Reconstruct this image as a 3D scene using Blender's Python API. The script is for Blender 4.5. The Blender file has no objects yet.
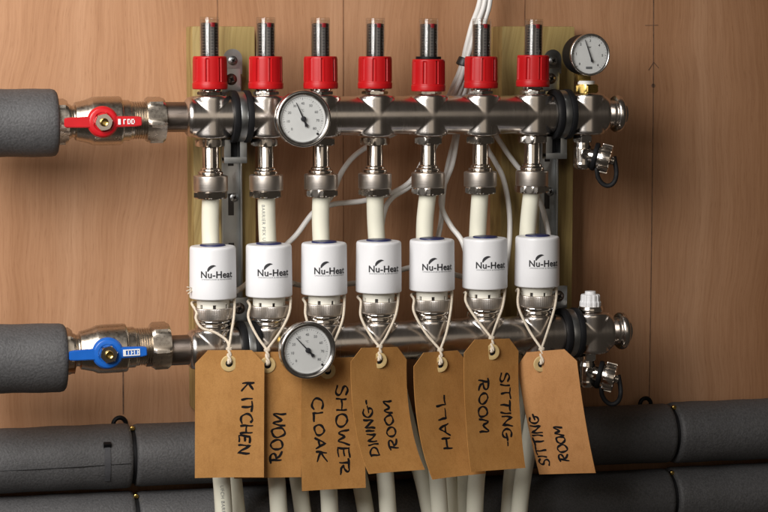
import bpy, bmesh, math, random
from mathutils import Vector, Matrix
random.seed(7)
PI = math.pi
sc = bpy.context.scene
col = sc.collection

# ------------------------------------------------------------------ camera
F_PX, CXP, CYP = 2000.0, 384.0, 256.0          # focal length in pixels of the 768x512 photograph
CAM = Vector((-0.32424, -1.73761, 0.05379))
yaw, pitch, roll = 0.27105, 0.09999, 0.00100
_fw = Vector((math.sin(yaw)*math.cos(pitch), math.cos(yaw)*math.cos(pitch), -math.sin(pitch)))
_r0 = Vector((math.cos(yaw), -math.sin(yaw), 0)); _u0 = _r0.cross(_fw)
RT = math.cos(roll)*_r0 + math.sin(roll)*_u0
UP = -math.sin(roll)*_r0 + math.cos(roll)*_u0
cd = bpy.data.cameras.new('camera'); cam = bpy.data.objects.new('camera', cd); col.objects.link(cam)
cd.sensor_width = 36; cd.lens = 36*F_PX/768.0; cd.clip_start = 0.02; cd.clip_end = 50
cam.matrix_world = Matrix(((RT.x, UP.x, -_fw.x, CAM.x), (RT.y, UP.y, -_fw.y, CAM.y), (RT.z, UP.z, -_fw.z, CAM.z), (0, 0, 0, 1)))
sc.camera = cam

def W(px, py, Y):
    """photo pixel -> point on the vertical plane at depth Y"""
    d = _fw + RT*((px-CXP)/F_PX) + UP*((CYP-py)/F_PX)
    return CAM + d*((Y-CAM.y)/d.y)

# ------------------------------------------------------------------ world, lamps, exposure
wd = bpy.data.worlds.new('World'); sc.world = wd; wd.use_nodes = True
bg = wd.node_tree.nodes['Background']; bg.inputs[0].default_value = (1.0, 0.84, 0.68, 1); bg.inputs[1].default_value = 0.036
def area(name, loc, target, sx, sy, power, color, spread=180):
    l = bpy.data.lights.new(name, 'AREA'); l.shape = 'RECTANGLE'; l.size = sx; l.size_y = sy; l.energy = power; l.color = color
    o = bpy.data.objects.new(name, l); col.objects.link(o); o.location = loc
    o.rotation_euler = (Vector(target)-Vector(loc)).to_track_quat('-Z', 'Y').to_euler()
    l.spread = math.radians(spread)
    return o
area('key_light', (-0.74, -0.80, 0.50), (-0.22, 0.08, 0.14), 0.85, 0.85, 11.8, (1.0, 0.97, 0.94), 110)  # soft key from the upper left, its source unseen
area('fill_light', (0.10, -2.3, 0.35), (0.15, 0, -0.1), 1.5, 1.1, 3.4, (1.0, 0.87, 0.72))  # broad unseen fill lamp added behind the camera
vs = sc.view_settings; vs.view_transform = 'Standard'; vs.look = 'None'; vs.exposure = 0.0; vs.gamma = 1.0

# ------------------------------------------------------------------ materials
def new_mat(name):
    m = bpy.data.materials.new(name); m.use_nodes = True
    nt = m.node_tree; return m, nt, nt.nodes['Principled BSDF']
def N(nt, t, **kw):
    n = nt.nodes.new(t)
    for k, v in kw.items():
        if k.startswith('i_'):
            n.inputs[k[2:].replace('_', ' ')].default_value = v
        else: setattr(n, k, v)
    return n
def coords(nt, scale=(1, 1, 1), kind='Object'):
    tc = N(nt, 'ShaderNodeTexCoord'); mp = N(nt, 'ShaderNodeMapping'); mp.inputs['Scale'].default_value = scale
    nt.links.new(tc.outputs[kind], mp.inputs['Vector']); return mp.outputs['Vector']
def noise(nt, vec, scale, detail=4, rough=.55):
    n = N(nt, 'ShaderNodeTexNoise'); n.inputs['Scale'].default_value = scale; n.inputs['Detail'].default_value = detail
    n.inputs['Roughness'].default_value = rough; nt.links.new(vec, n.inputs['Vector']); return n.outputs['Fac']
def ramp(nt, fac, stops):
    r = N(nt, 'ShaderNodeValToRGB'); e = r.color_ramp.elements
    while len(e) < len(stops): e.new(0.5)
    for el, (p, c) in zip(e, stops): el.position = p; el.color = (*c, 1) if len(c) == 3 else c
    nt.links.new(fac, r.inputs['Fac']); return r.outputs['Color']
def mix(nt, a, b, fac, mode='MIX'):
    m = N(nt, 'ShaderNodeMix', data_type='RGBA', blend_type=mode)
    for s, v in ((0, fac), (6, a), (7, b)):
        if hasattr(v, 'is_linked'): nt.links.new(v, m.inputs[s])
        else: m.inputs[s].default_value = v if s == 0 else (*v, 1)
    return m.outputs[2]
def bump(nt, b, fac, strength, dist):
    n = N(nt, 'ShaderNodeBump'); n.inputs['Strength'].default_value = strength; n.inputs['Distance'].default_value = dist
    nt.links.new(fac, n.inputs['Height']); nt.links.new(n.outputs['Normal'], b.inputs['Normal'])
def simple(name, color, rough=.5, metal=0., bmp=None, var=0.12, vscale=60, vsc=(1, 1, 1), spec=.5, coat=0):
    m, nt, b = new_mat(name)
    v = coords(nt, vsc)
    f = noise(nt, v, vscale)
    c = ramp(nt, f, [(.3, tuple(x*(1-var) for x in color)), (.7, tuple(min(1, x*(1+var)) for x in color))])
    nt.links.new(c, b.inputs['Base Color'])
    b.inputs['Roughness'].default_value = rough; b.inputs['Metallic'].default_value = metal
    b.inputs['Specular IOR Level'].default_value = spec; b.inputs['Coat Weight'].default_value = coat
    if bmp:
        bump(nt, b, noise(nt, v, bmp[0], 3), bmp[1], bmp[2])
    return m
def metal(name, color, r0, r1, scale, vsc, aniso=0.0, bstr=.0):
    m, nt, b = new_mat(name)
    v = coords(nt, vsc); f = noise(nt, v, scale, 5, .6)
    n2 = noise(nt, coords(nt), 45, 4)
    c = ramp(nt, n2, [(.3, tuple(x*.86 for x in color)), (.7, tuple(min(1, x*1.06) for x in color))])
    nt.links.new(c, b.inputs['Base Color']); b.inputs['Metallic'].default_value = 1
    mr = N(nt, 'ShaderNodeMapRange'); mr.inputs['From Min'].default_value = .3; mr.inputs['From Max'].default_value = .7
    mr.inputs['To Min'].default_value = r0; mr.inputs['To Max'].default_value = r1
    nt.links.new(f, mr.inputs['Value']); nt.links.new(mr.outputs['Result'], b.inputs['Roughness'])
    if bstr: bump(nt, b, f, bstr, .0003)
    return m

def plywood():
    m, nt, b = new_mat('plywood')
    tc = N(nt, 'ShaderNodeTexCoord')
    warp = N(nt, 'ShaderNodeTexNoise'); warp.inputs['Scale'].default_value = 3.2; warp.inputs['Detail'].default_value = 3
    nt.links.new(tc.outputs['Object'], warp.inputs['Vector'])
    sub = N(nt, 'ShaderNodeVectorMath', operation='SUBTRACT'); sub.inputs[1].default_value = (.5, .5, .5)
    nt.links.new(warp.outputs['Color'], sub.inputs[0])
    mul = N(nt, 'ShaderNodeVectorMath', operation='MULTIPLY'); mul.inputs[1].default_value = (.07, 0, 0)
    nt.links.new(sub.outputs[0], mul.inputs[0])
    add = N(nt, 'ShaderNodeVectorMath', operation='ADD'); nt.links.new(tc.outputs['Object'], add.inputs[0]); nt.links.new(mul.outputs[0], add.inputs[1])
    def st(sx, sy, sz):
        mp = N(nt, 'ShaderNodeMapping'); mp.inputs['Scale'].default_value = (sx, sy, sz); nt.links.new(add.outputs[0], mp.inputs['Vector']); return mp.outputs['Vector']
    broad = noise(nt, st(11, 1, .55), 1.0, 3, .5)
    band = noise(nt, st(46, 1, 1.6), 1.0, 3, .6)
    fine = noise(nt, st(420, 1, 16), 1.0, 3, .6)
    pore = noise(nt, st(900, 1, 70), 1.0, 2, .5)
    c = ramp(nt, broad, [(.28, (.31, .150, .070)), (.5, (.40, .212, .112)), (.74, (.49, .284, .166))])
    c2 = ramp(nt, band, [(.3, (.80, .74, .68)), (.6, (1, 1, 1)), (.75, (1.0, .98, .95))])
    c = mix(nt, c, c2, .42, 'MULTIPLY')
    c3 = ramp(nt, fine, [(.25, (.68, .60, .53)), (.60, (1, 1, 1))])
    c = mix(nt, c, c3, .5, 'MULTIPLY')
    c4 = ramp(nt, pore, [(.30, (.55, .46, .38)), (.40, (1, 1, 1))])
    c = mix(nt, c, c4, .28, 'MULTIPLY')
    nt.links.new(c, b.inputs['Base Color']); b.inputs['Roughness'].default_value = .58; b.inputs['Specular IOR Level'].default_value = .3
    bump(nt, b, fine, .25, .0006)
    return m
def pine():
    m, nt, b = new_mat('treated_pine')
    tc = N(nt, 'ShaderNodeTexCoord')
    warp = noise(nt, tc.outputs['Object'], 7, 2)
    cmb = N(nt, 'ShaderNodeCombineXYZ'); mth = N(nt, 'ShaderNodeMath', operation='MULTIPLY'); mth.inputs[1].default_value = .05
    nt.links.new(warp, mth.inputs[0]); nt.links.new(mth.outputs[0], cmb.inputs['X'])
    add = N(nt, 'ShaderNodeVectorMath', operation='ADD'); nt.links.new(tc.outputs['Object'], add.inputs[0]); nt.links.new(cmb.outputs[0], add.inputs[1])
    def st(sx, sy, sz):
        mp = N(nt, 'ShaderNodeMapping'); mp.inputs['Scale'].default_value = (sx, sy, sz); nt.links.new(add.outputs[0], mp.inputs['Vector']); return mp.outputs['Vector']
    g = noise(nt, st(75, 75, 2.2), 1, 3); fi = noise(nt, st(500, 500, 14), 1, 2)
    c = ramp(nt, g, [(.28, (.15, .088, .026)), (.42, (.26, .175, .058)), (.55, (.36, .26, .095)), (.75, (.28, .195, .064))])
    c = mix(nt, c, ramp(nt, fi, [(.25, (.7, .68, .6)), (.55, (1, 1, 1))]), .6, 'MULTIPLY')
    vo = N(nt, 'ShaderNodeTexVoronoi'); vo.inputs['Scale'].default_value = 1; nt.links.new(st(26, 26, 13), vo.inputs['Vector'])
    c = mix(nt, c, ramp(nt, vo.outputs['Distance'], [(.08, (.16, .08, .03)), (.24, (1, 1, 1))]), .75, 'MULTIPLY')
    nt.links.new(c, b.inputs['Base Color']); b.inputs['Roughness'].default_value = .6
    bump(nt, b, fi, .3, .0006)
    return m
def foam():
    m, nt, b = new_mat('grey_foam')
    v = coords(nt); n1 = noise(nt, v, 520, 4, .6); n2 = noise(nt, v, 14, 3)
    c = ramp(nt, n1, [(.3, (.056, .055, .056)), (.7, (.100, .098, .100))])
    c = mix(nt, c, ramp(nt, n2, [(.3, (.8, .8, .8)), (.7, (1, 1, 1))]), .8, 'MULTIPLY')
    nt.links.new(c, b.inputs['Base Color']); b.inputs['Roughness'].default_value = .55; b.inputs['Specular IOR Level'].default_value = .45
    bump(nt, b, n1, .50, .0012)
    return m
def kraft(nm='manila_card', k=1.0, kb=1.0):
    m, nt, b = new_mat(nm)
    v = coords(nt); n1 = noise(nt, v, 900, 3, .6); n2 = noise(nt, v, 42, 4); n3 = noise(nt, coords(nt, (1, 1, .35)), 260, 3)
    c = ramp(nt, n2, [(.3, (.395*k, .188*k, .052*kb)), (.7, (.465*k, .232*k, .071*kb))])
    c = mix(nt, c, ramp(nt, n1, [(.3, (.82, .80, .76)), (.65, (1, 1, 1))]), .8, 'MULTIPLY')
    c = mix(nt, c, ramp(nt, n3, [(.25, (.78, .74, .68)), (.5, (1, 1, 1))]), .5, 'MULTIPLY')
    nt.links.new(c, b.inputs['Base Color']); b.inputs['Roughness'].default_value = .62; b.inputs['Specular IOR Level'].default_value = .3
    bump(nt, b, n1, .2, .0003)
    return m
def clear():
    m, nt, b = new_mat('clear_plastic')
    for n in list(nt.nodes):
        if n.type == 'BSDF_PRINCIPLED': nt.nodes.remove(n)
    out = [n for n in nt.nodes if n.type == 'OUTPUT_MATERIAL'][0]
    tr = N(nt, 'ShaderNodeBsdfTransparent'); tr.inputs[0].default_value = (.95, .95, .945, 1)
    gl = N(nt, 'ShaderNodeBsdfGlossy'); gl.inputs['Roughness'].default_value = .07
    v = coords(nt); sm = noise(nt, v, 90, 2)
    lw = N(nt, 'ShaderNodeLayerWeight'); lw.inputs['Blend'].default_value = .5
    pw = N(nt, 'ShaderNodeMath', operation='POWER'); pw.inputs[1].default_value = 3.0; nt.links.new(lw.outputs['Facing'], pw.inputs[0])
    fr = N(nt, 'ShaderNodeMath', operation='MULTIPLY_ADD'); fr.inputs[1].default_value = .7; fr.inputs[2].default_value = .02; nt.links.new(pw.outputs[0], fr.inputs[0])
    ma = N(nt, 'ShaderNodeMath', operation='MULTIPLY_ADD'); ma.inputs[1].default_value = .04; nt.links.new(sm, ma.inputs[0]); nt.links.new(fr.outputs[0], ma.inputs[2])
    mx = N(nt, 'ShaderNodeMixShader'); nt.links.new(ma.outputs[0], mx.inputs[0]); nt.links.new(tr.outputs[0], mx.inputs[1]); nt.links.new(gl.outputs[0], mx.inputs[2])
    nt.links.new(mx.outputs[0], out.inputs[0])
    return m
def soft_plastic(name, color, rough, sss=.0):
    m = simple(name, color, rough, var=.03, vscale=30, bmp=(700, .05, .0002))
    return m

M = dict(
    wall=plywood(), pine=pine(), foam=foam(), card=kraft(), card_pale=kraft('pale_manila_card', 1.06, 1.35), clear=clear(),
    rail=metal('brushed_stainless', (.64, .595, .555), .22, .28, 1.0, (500, 14, 14)),
    nickel=metal('nickel_plate', (.68, .63, .575), .16, .21, 1.0, (60, 60, 60)),
    satin=metal('satin_nickel', (.64, .585, .53), .32, .42, 1.0, (60, 60, 900)),
    valve=metal('cast_nickel_brass', (.60, .535, .455), .24, .36, 300, (1, 1, 1), bstr=.03),
    chrome=metal('chrome', (.74, .73, .72), .07, .16, 60, (1, 1, 1)),
    bezel=metal('bezel_steel', (.70, .69, .68), .16, .26, 200, (1, 1, 1)),
    brass=metal('brass', (.62, .43, .13), .18, .32, 120, (1, 1, 1)),
    copper=metal('copper', (.60, .30, .14), .25, .4, 120, (1, 1, 1)),
    sleeve=metal('dark_sleeve', (.27, .225, .195), .28, .42, 1, (40, 300, 300)),
    zinc=metal('zinc_plate', (.40, .415, .42), .30, .44, 90, (1, 1, 1)),
    red=simple('red_plastic', (.42, .007, .009), .36, spec=.3, var=.06, bmp=(500, .06, .0003)),
    redpaint=simple('red_paint', (.50, .010, .016), .27, var=.08, bmp=(150, .12, .0006)),
    bluepaint=simple('blue_paint', (.012, .12, .50), .27, var=.08, bmp=(150, .12, .0006)),
    white=soft_plastic('white_plastic', (.76, .76, .775), .38),
    cream=soft_plastic('cream_plastic', (.72, .70, .62), .45),
    navy=simple('navy_plastic', (.012, .018, .085), .4, var=.05),
    black=simple('black_rubber', (.008, .008, .009), .6, spec=.2, var=.2, bmp=(300, .15, .0005)),
    blackpl=simple('black_plastic', (.006, .006, .007), .5, spec=.15, var=.1),
    dark=simple('dark_inside', (.016, .012, .010), .5, var=.2),
    tick=simple('scale_mark', (.13, .10, .08), .5, var=.15),
    strip=simple('scale_strip', (.13, .12, .115), .5, var=.1),
    spindle=simple('red_spindle', (.30, .012, .020), .4),
    pex=simple('ivory_pipe', (.76, .745, .62), .36, var=.04, vscale=30, bmp=(60, .1, .0004)),
    cable=simple('white_cable', (.68, .665, .64), .42, var=.05, bmp=(200, .1, .0003)),
    string=simple('cotton_string', (.68, .59, .47), .85, var=.18, vscale=900, bmp=(1400, .9, .0006)),
    eyelet=simple('eyelet_paper', (.58, .42, .19), .55, var=.08, bmp=(900, .2, .0003)),
    ink=simple('black_ink', (.010, .009, .010), .85, var=.3, spec=.1),
    print=simple('black_print', (.02, .02, .024), .5, var=.1),
    greyprint=simple('grey_print', (.16, .17, .18), .5, var=.1),
    dial=simple('white_dial', (.80, .81, .81), .5, var=.02),
    pencil=simple('pencil', (.13, .072, .044), .7, var=.5, vscale=160),
    joint=simple('veneer_joint', (.22, .105, .05), .7, var=.3, vscale=60),
    tie=simple('cable_tie', (.008, .008, .009), .4),
    strap=simple('grey_strap', (.13, .13, .14), .35, var=.1),
)

# ------------------------------------------------------------------ mesh helpers
def finish(bm, angle=35):
    bmesh.ops.recalc_face_normals(bm, faces=bm.faces)
    me = bpy.data.meshes.new('mesh'); bm.to_mesh(me); bm.free()
    for p in me.polygons: p.use_smooth = True
    me.set_sharp_from_angle(angle=math.radians(angle))
    return me
def AX(axis):
    return {'Z': Matrix.Identity(4), 'X': Matrix(((0, 0, 1, 0), (1, 0, 0, 0), (0, 1, 0, 0), (0, 0, 0, 1))),   # local z -> X
            'Y': Matrix(((1, 0, 0, 0), (0, 0, -1, 0), (0, 1, 0, 0), (0, 0, 0, 1)))}[axis]                       # local z -> -Y (towards viewer)
def add_lathe(bm, prof, seg=48, axis='Z', rf=None, mat=None, phase=0, close=False):
    """prof: [(r, h)], rf(angle, h, r)->r"""
    mt = (mat or Matrix.Identity(4)) @ AX(axis)
    rings = []
    for r, h in prof:
        if r <= 1e-7: rings.append([bm.verts.new(mt @ Vector((0, 0, h)))]); continue
        ring = []
        for i in range(seg):
            a = 2*PI*i/seg+phase; rr = rf(a, h, r) if rf else r
            ring.append(bm.verts.new(mt @ Vector((rr*math.cos(a), rr*math.sin(a), h))))
        rings.append(ring)
    pairs = list(zip(rings, rings[1:]))
    if close: pairs.append((rings[-1], rings[0]))
    for a, b in pairs:
        if len(a) == 1 and len(b) == 1: continue
        for i in range(seg):
            j = (i+1) % seg
            if len(a) == 1: bm.faces.new((a[0], b[j], b[i]))
            elif len(b) == 1: bm.faces.new((a[i], a[j], b[0]))
            else: bm.faces.new((a[i], a[j], b[j], b[i]))
    if not close:
        for r in (rings[0], rings[-1]):
            if len(r) > 2:
                try: bm.faces.new(r)
                except ValueError: pass
def lathe(prof, seg=48, axis='Z', rf=None, angle=35, mat=None, phase=0, close=False):
    bm = bmesh.new(); add_lathe(bm, prof, seg, axis, rf, mat, phase, close); return finish(bm, angle)
def bevp(prof, b):
    """round the corners of an (r,h) profile a little"""
    out = []
    for i, p in enumerate(prof):
        if i in (0, len(prof)-1) or p[0] <= 1e-7: out.append(p); continue
        p = Vector(p); a = Vector(prof[i-1]); c = Vector(prof[i+1])
        d1 = a-p; d2 = c-p; k = min(b, d1.length*.45, d2.length*.45)
        if k < 1e-6: out.append(tuple(p)); continue
        q1 = p+d1.normalized()*k; q2 = p+d2.normalized()*k
        m_ = (q1+q2)*.25+p*.5
        out += [tuple(q1), tuple(m_), tuple(q2)]
    return out
def hexnut(r, h0, h1, axis='Z', phase=0, ch=.07):
    """hexagon with turned, chamfered corners"""
    c = (h1-h0)
    hx = lambda a: math.cos(PI/6)/math.cos(((a-phase) % (PI/3))-PI/6)
    bm = bmesh.new(); seg = 72
    prof = [(0, h0), (r*.84, h0), (r*.885, h0), (r, h0+c*.16), (r, h1-c*.16), (r*.885, h1), (r*.84, h1), (0, h1)]
    def rf(a, h, rr): return min(rr, r*hx(a))
    add_lathe(bm, prof, seg, axis, rf, phase=phase)
    return finish(bm, 20)
def add_box(bm, c, s, rot=None, bev=0):
    mt = Matrix.Translation(c) @ (rot.to_4x4() if rot else Matrix.Identity(4)) @ Matrix.Diagonal((*s, 1))
    r = bmesh.ops.create_cube(bm, size=1, matrix=mt)
    if bev:
        es = list({e for v in r['verts'] for e in v.link_edges})
        bmesh.ops.bevel(bm, geom=es, offset=bev, segments=2, affect='EDGES', profile=.7)
def box(c, s, bev=.0005, rot=None):
    bm = bmesh.new(); add_box(bm, c, s, rot, bev); return finish(bm, 40)
def spline(pts, sub=8):
    pts = [Vector(p) for p in pts]; P = [pts[0]*2-pts[1]]+pts+[pts[-1]*2-pts[-2]]; out = []
    for i in range(1, len(P)-2):
        p0, p1, p2, p3 = P[i-1:i+3]
        for k in range(sub):
            t = k/sub
            out.append(.5*((2*p1)+(p2-p0)*t+(2*p0-5*p1+4*p2-p3)*t*t+(3*p1-p0-3*p2+p3)*t**3))
    out.append(pts[-1]); return out
def add_tube(bm, path, r, seg=12, closed=False, flat=None):
    n = len(path); rings = []
    up = None
    for i, p in enumerate(path):
        if closed: t = path[(i+1) % n]-path[i-1]
        else: t = path[min(i+1, n-1)]-path[max(i-1, 0)]
        t = t.normalized()
        if up is None:
            up = Vector((0, 1, 0)) if abs(t.y) < .9 else Vector((1, 0, 0))
        up = (up-t*up.dot(t)).normalized(); s = t.cross(up)
        rr = r(i/(n-1)) if callable(r) else r
        fx = flat or 1
        rings.append([bm.verts.new(p+(up*math.cos(2*PI*k/seg)*fx+s*math.sin(2*PI*k/seg))*rr) for k in range(seg)])
    pr = list(zip(rings, rings[1:]))
    if closed: pr.append((rings[-1], rings[0]))
    for a, b in pr:
        for k in range(seg): bm.faces.new((a[k], a[(k+1) % seg], b[(k+1) % seg], b[k]))
    if not closed: bm.faces.new(rings[0]); bm.faces.new(rings[-1])
def tube(path, r, seg=12, closed=False, sub=8, angle=50, flat=None):
    bm = bmesh.new(); p = spline(path, sub) if sub else [Vector(q) for q in path]
    add_tube(bm, p, r, seg, closed, flat); return finish(bm, angle)

CACHE = {}
def mesh(key, fn, *a, **k):
    if key not in CACHE: CACHE[key] = fn(*a, **k)
    return CACHE[key]
def obj(name, me, mat, parent=None, loc=(0, 0, 0), rot=(0, 0, 0), label=None):
    if not me.materials: me.materials.append(M[mat])
    me.name = name
    o = bpy.data.objects.new(name, me); col.objects.link(o); o.location = loc; o.rotation_euler = rot
    if me.materials[0] != M[mat]:
        o.material_slots[0].link = 'OBJECT'; o.material_slots[0].material = M[mat]
    if parent: o.parent = parent
    if label: o['label'] = label
    return o
def tag(o, label, cat, group=None):
    o['label'] = label; o['category'] = cat
    if group: o['group'] = group
    return o
def thing(name, label, cat, loc=(0, 0, 0), rot=(0, 0, 0), group=None):
    o = bpy.data.objects.new(name, None); col.objects.link(o); o.empty_display_size = .01
    o.location = loc; o.rotation_euler = rot
    return tag(o, label, cat, group)
def text_mesh(s, height, width=None, spacing=1.0, bold=0.0, fn=None):
    cu = bpy.data.curves.new('t', 'FONT'); cu.body = s; cu.align_x = 'CENTER'; cu.align_y = 'CENTER'; cu.size = 1; cu.offset = bold
    cu.space_character = spacing; cu.resolution_u = 3
    o = bpy.data.objects.new('t', cu); col.objects.link(o)
    me = bpy.data.meshes.new_from_object(o.evaluated_get(bpy.context.evaluated_depsgraph_get()))
    bpy.data.objects.remove(o); bpy.data.curves.remove(cu)
    xs = [v.co.x for v in me.vertices]; ys = [v.co.y for v in me.vertices]
    x0, x1, y0, y1 = min(xs), max(xs), min(ys), max(ys)
    sy = height/(y1-y0); sx = (width/(x1-x0)) if width else sy
    for v in me.vertices:
        x = (v.co.x-(x0+x1)/2)*sx; y = (v.co.y-(y0+y1)/2)*sy
        v.co = fn(x, y) if fn else Vector((x, 0, y))
    me.materials.clear()
    return me
ORD = ['first', 'second', 'third', 'fourth', 'fifth', 'sixth', 'seventh']

# ------------------------------------------------------------------ the wall
WALL_Y = .085; BAT_Y = .052
wm = box((.12, WALL_Y+.009, -.1), (2.4, .018, 1.8), .001)
wall = obj('wall', wm, 'wall'); wall['kind'] = 'structure'
def wall_line(name, pts, w, mat, y=WALL_Y):
    bm = bmesh.new()
    for (a, b) in zip(pts, pts[1:]):
        A = W(*a, y); B = W(*b, y); d = (B-A); n = Vector((d.z, 0, -d.x)).normalized()*w/2
        off = Vector((0, -.0004, 0))
        vv = [A-n+off, A+n+off, B+n+off, B-n+off]
        bk = [v+Vector((0, .0006, 0)) for v in vv]
        f = [bm.verts.new(v) for v in vv+bk]
        bm.faces.new(f[:4]); bm.faces.new(f[4:])
        for i in range(4): bm.faces.new((f[i], f[(i+1) % 4], f[4+(i+1) % 4], f[4+i]))
    return obj(name, finish(bm), mat, wall)
wall_line('pencil_line', [(653.5, -30), (653.0, 120), (651, 270), (649, 405)], .0007, 'pencil')
wall_line('pencil_mark', [(645, 25.2), (658, 25)], .0005, 'pencil')
wall_line('pencil_mark', [(648.5, 70), (653.5, 62), (658.5, 68)], .0006, 'pencil')
obj('pencil_mark', lathe([(0, 0), (.0021, 0), (.0018, .0004), (0, .0004)], 12, 'Y'), 'pencil', wall, W(653.2, 85.5, WALL_Y))
wall_line('pencil_line', [(123, 372), (123.3, 414)], .0011, 'pencil')
wall_line('board_joint', [(217, -30), (217.5, 200)], .0009, 'joint')
wall_line('board_joint', [(343, -30), (343.5, 430)], .0010, 'joint')
wall_line('board_joint', [(525, -30), (524, 60)], .0010, 'joint')

# ------------------------------------------------------------------ timber battens
def batten(x0, x1, label):
    a = W(x0, 26, BAT_Y); b = W(x1, 26, BAT_Y); zb = W(x0, 412, BAT_Y).z
    w = b.x-a.x; h = a.z-zb; d = WALL_Y-BAT_Y
    bm = bmesh.new(); add_box(bm, (0, 0, h/2), (w, d, h), None, .0022)
    o = obj('timber_batten', finish(bm, 40), 'pine', None, ((a.x+b.x)/2, BAT_Y+d/2, zb), (0, 0, 0))
    tag(o, label, 'batten', 'timber battens behind the manifold')
    return o
batten(192, 255, 'yellow pine batten on the wall behind the left rail bracket')
batten(502, 575, 'yellow pine batten on the wall behind the right rail bracket')

# ------------------------------------------------------------------ manifold rails
R_RAIL = .0175
PORTS = [.05*i for i in range(7)]+[.353]
def rail_mesh():
    bm = bmesh.new()
    xs = []
    x = -.0225
    while x < .377:
        d = min(abs(x-p) for p in PORTS)
        xs.append(x); x += .0009 if d < .019 else .0024
    SEG = 112
    rp, hcap = .01735, .0188
    def base(x):
        if x < -.0175: t = (-.0175-x)/.005; return .0140+(R_RAIL-.0140)*math.sqrt(max(0, 1-t*t))
        if x > .3685: t = (x-.3685)/.0085; return R_RAIL-.0045*(t*t*(3-2*t))
        return R_RAIL
    def smax(a, b, k=.0003):
        h = max(k-abs(a-b), 0)/k; return max(a, b)+h*h*k*.25
    rings = []
    for x in xs:
        R0 = base(x); ring = []
        p = min(PORTS, key=lambda q: abs(q-x)); dx = abs(x-p)
        w = math.sqrt(rp*rp-dx*dx) if dx < rp else 0
        for i in range(SEG):
            a = 2*PI*i/SEG; c, s = abs(math.cos(a)), abs(math.sin(a)); r = R0
            if w > 0:
                rv = w/max(c, 1e-5); rh = (hcap-.0012*(dx/rp)**2)/max(s, 1e-5)
                k = .0032; h = max(k-abs(rv-rh), 0)/k; rm = min(rv, rh)-h*h*k*.25
                r = smax(R0, rm)
            ring.append(bm.verts.new((x, -r*math.cos(a), r*math.sin(a))))
        rings.append(ring)
    for A, B in zip(rings, rings[1:]):
        for i in range(SEG): bm.faces.new((A[i], A[(i+1) % SEG], B[(i+1) % SEG], B[i]))
    bm.faces.new(rings[0]); bm.faces.new(rings[-1])
    return finish(bm, 60)
ZL, YL, XL, TILT = -.2013, -.025, -.0033, .0054
def rail(label, loc, rot, group):
    t = thing('manifold_rail', label, 'pipe rail', loc, rot, group)
    obj('rail_tube', mesh('rail', rail_mesh), 'rail', t)
    obj('inlet_sleeve', mesh('sleeve', lathe, bevp([(0, -.060), (.0132, -.060), (.0132, -.022), (.0142, -.0212), (.0142, -.0190), (0, -.0190)], .0006), 48, 'X'), 'sleeve', t)
    fl = obj('end_flange', mesh('flange', lathe, [(.0128, .374), (.0128, .3795), (.0160, .3800), (.0170, .3812), (.0174, .3830), (.0172, .3850), (.0162, .3864), (.0148, .3868), (.0135, .3862), (0, .3862)], 56, 'X', angle=50), 'rail', t)
    obj('end_plug', mesh('plug', lathe, bevp([(0, .3855), (.0105, .3855), (.0105, .3905), (.0065, .3905), (.0065, .3925), (0, .3925)], .0006), 32, 'X'), 'nickel', fl)
    return t
upper = rail('upper brushed steel rail carrying the red capped flow meters', (0, 0, 0), (0, 0, 0), 'manifold rails')
LOW = Matrix.Translation((.15+XL, YL, ZL)) @ Matrix.Rotation(-TILT, 4, 'Y') @ Matrix.Translation((-.15, 0, 0))
lower = rail('lower brushed steel rail carrying the white actuators', tuple(LOW.translation), (0, -TILT, 0), 'manifold rails')
def UPt(x, z=0, y=0): return Vector((x, y, z))
def LOt(x, z=0, y=0): return LOW @ Vector((x, y, z))
for i in range(7):
    obj('outlet_stub', mesh('ostub', lathe, bevp([(0, -.046), (.0105, -.046), (.0105, -.030), (.0132, -.030), (.0132, -.0195), (0, -.0195)], .0006), 32), 'nickel', lower, (.05*i, 0, 0))

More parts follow.
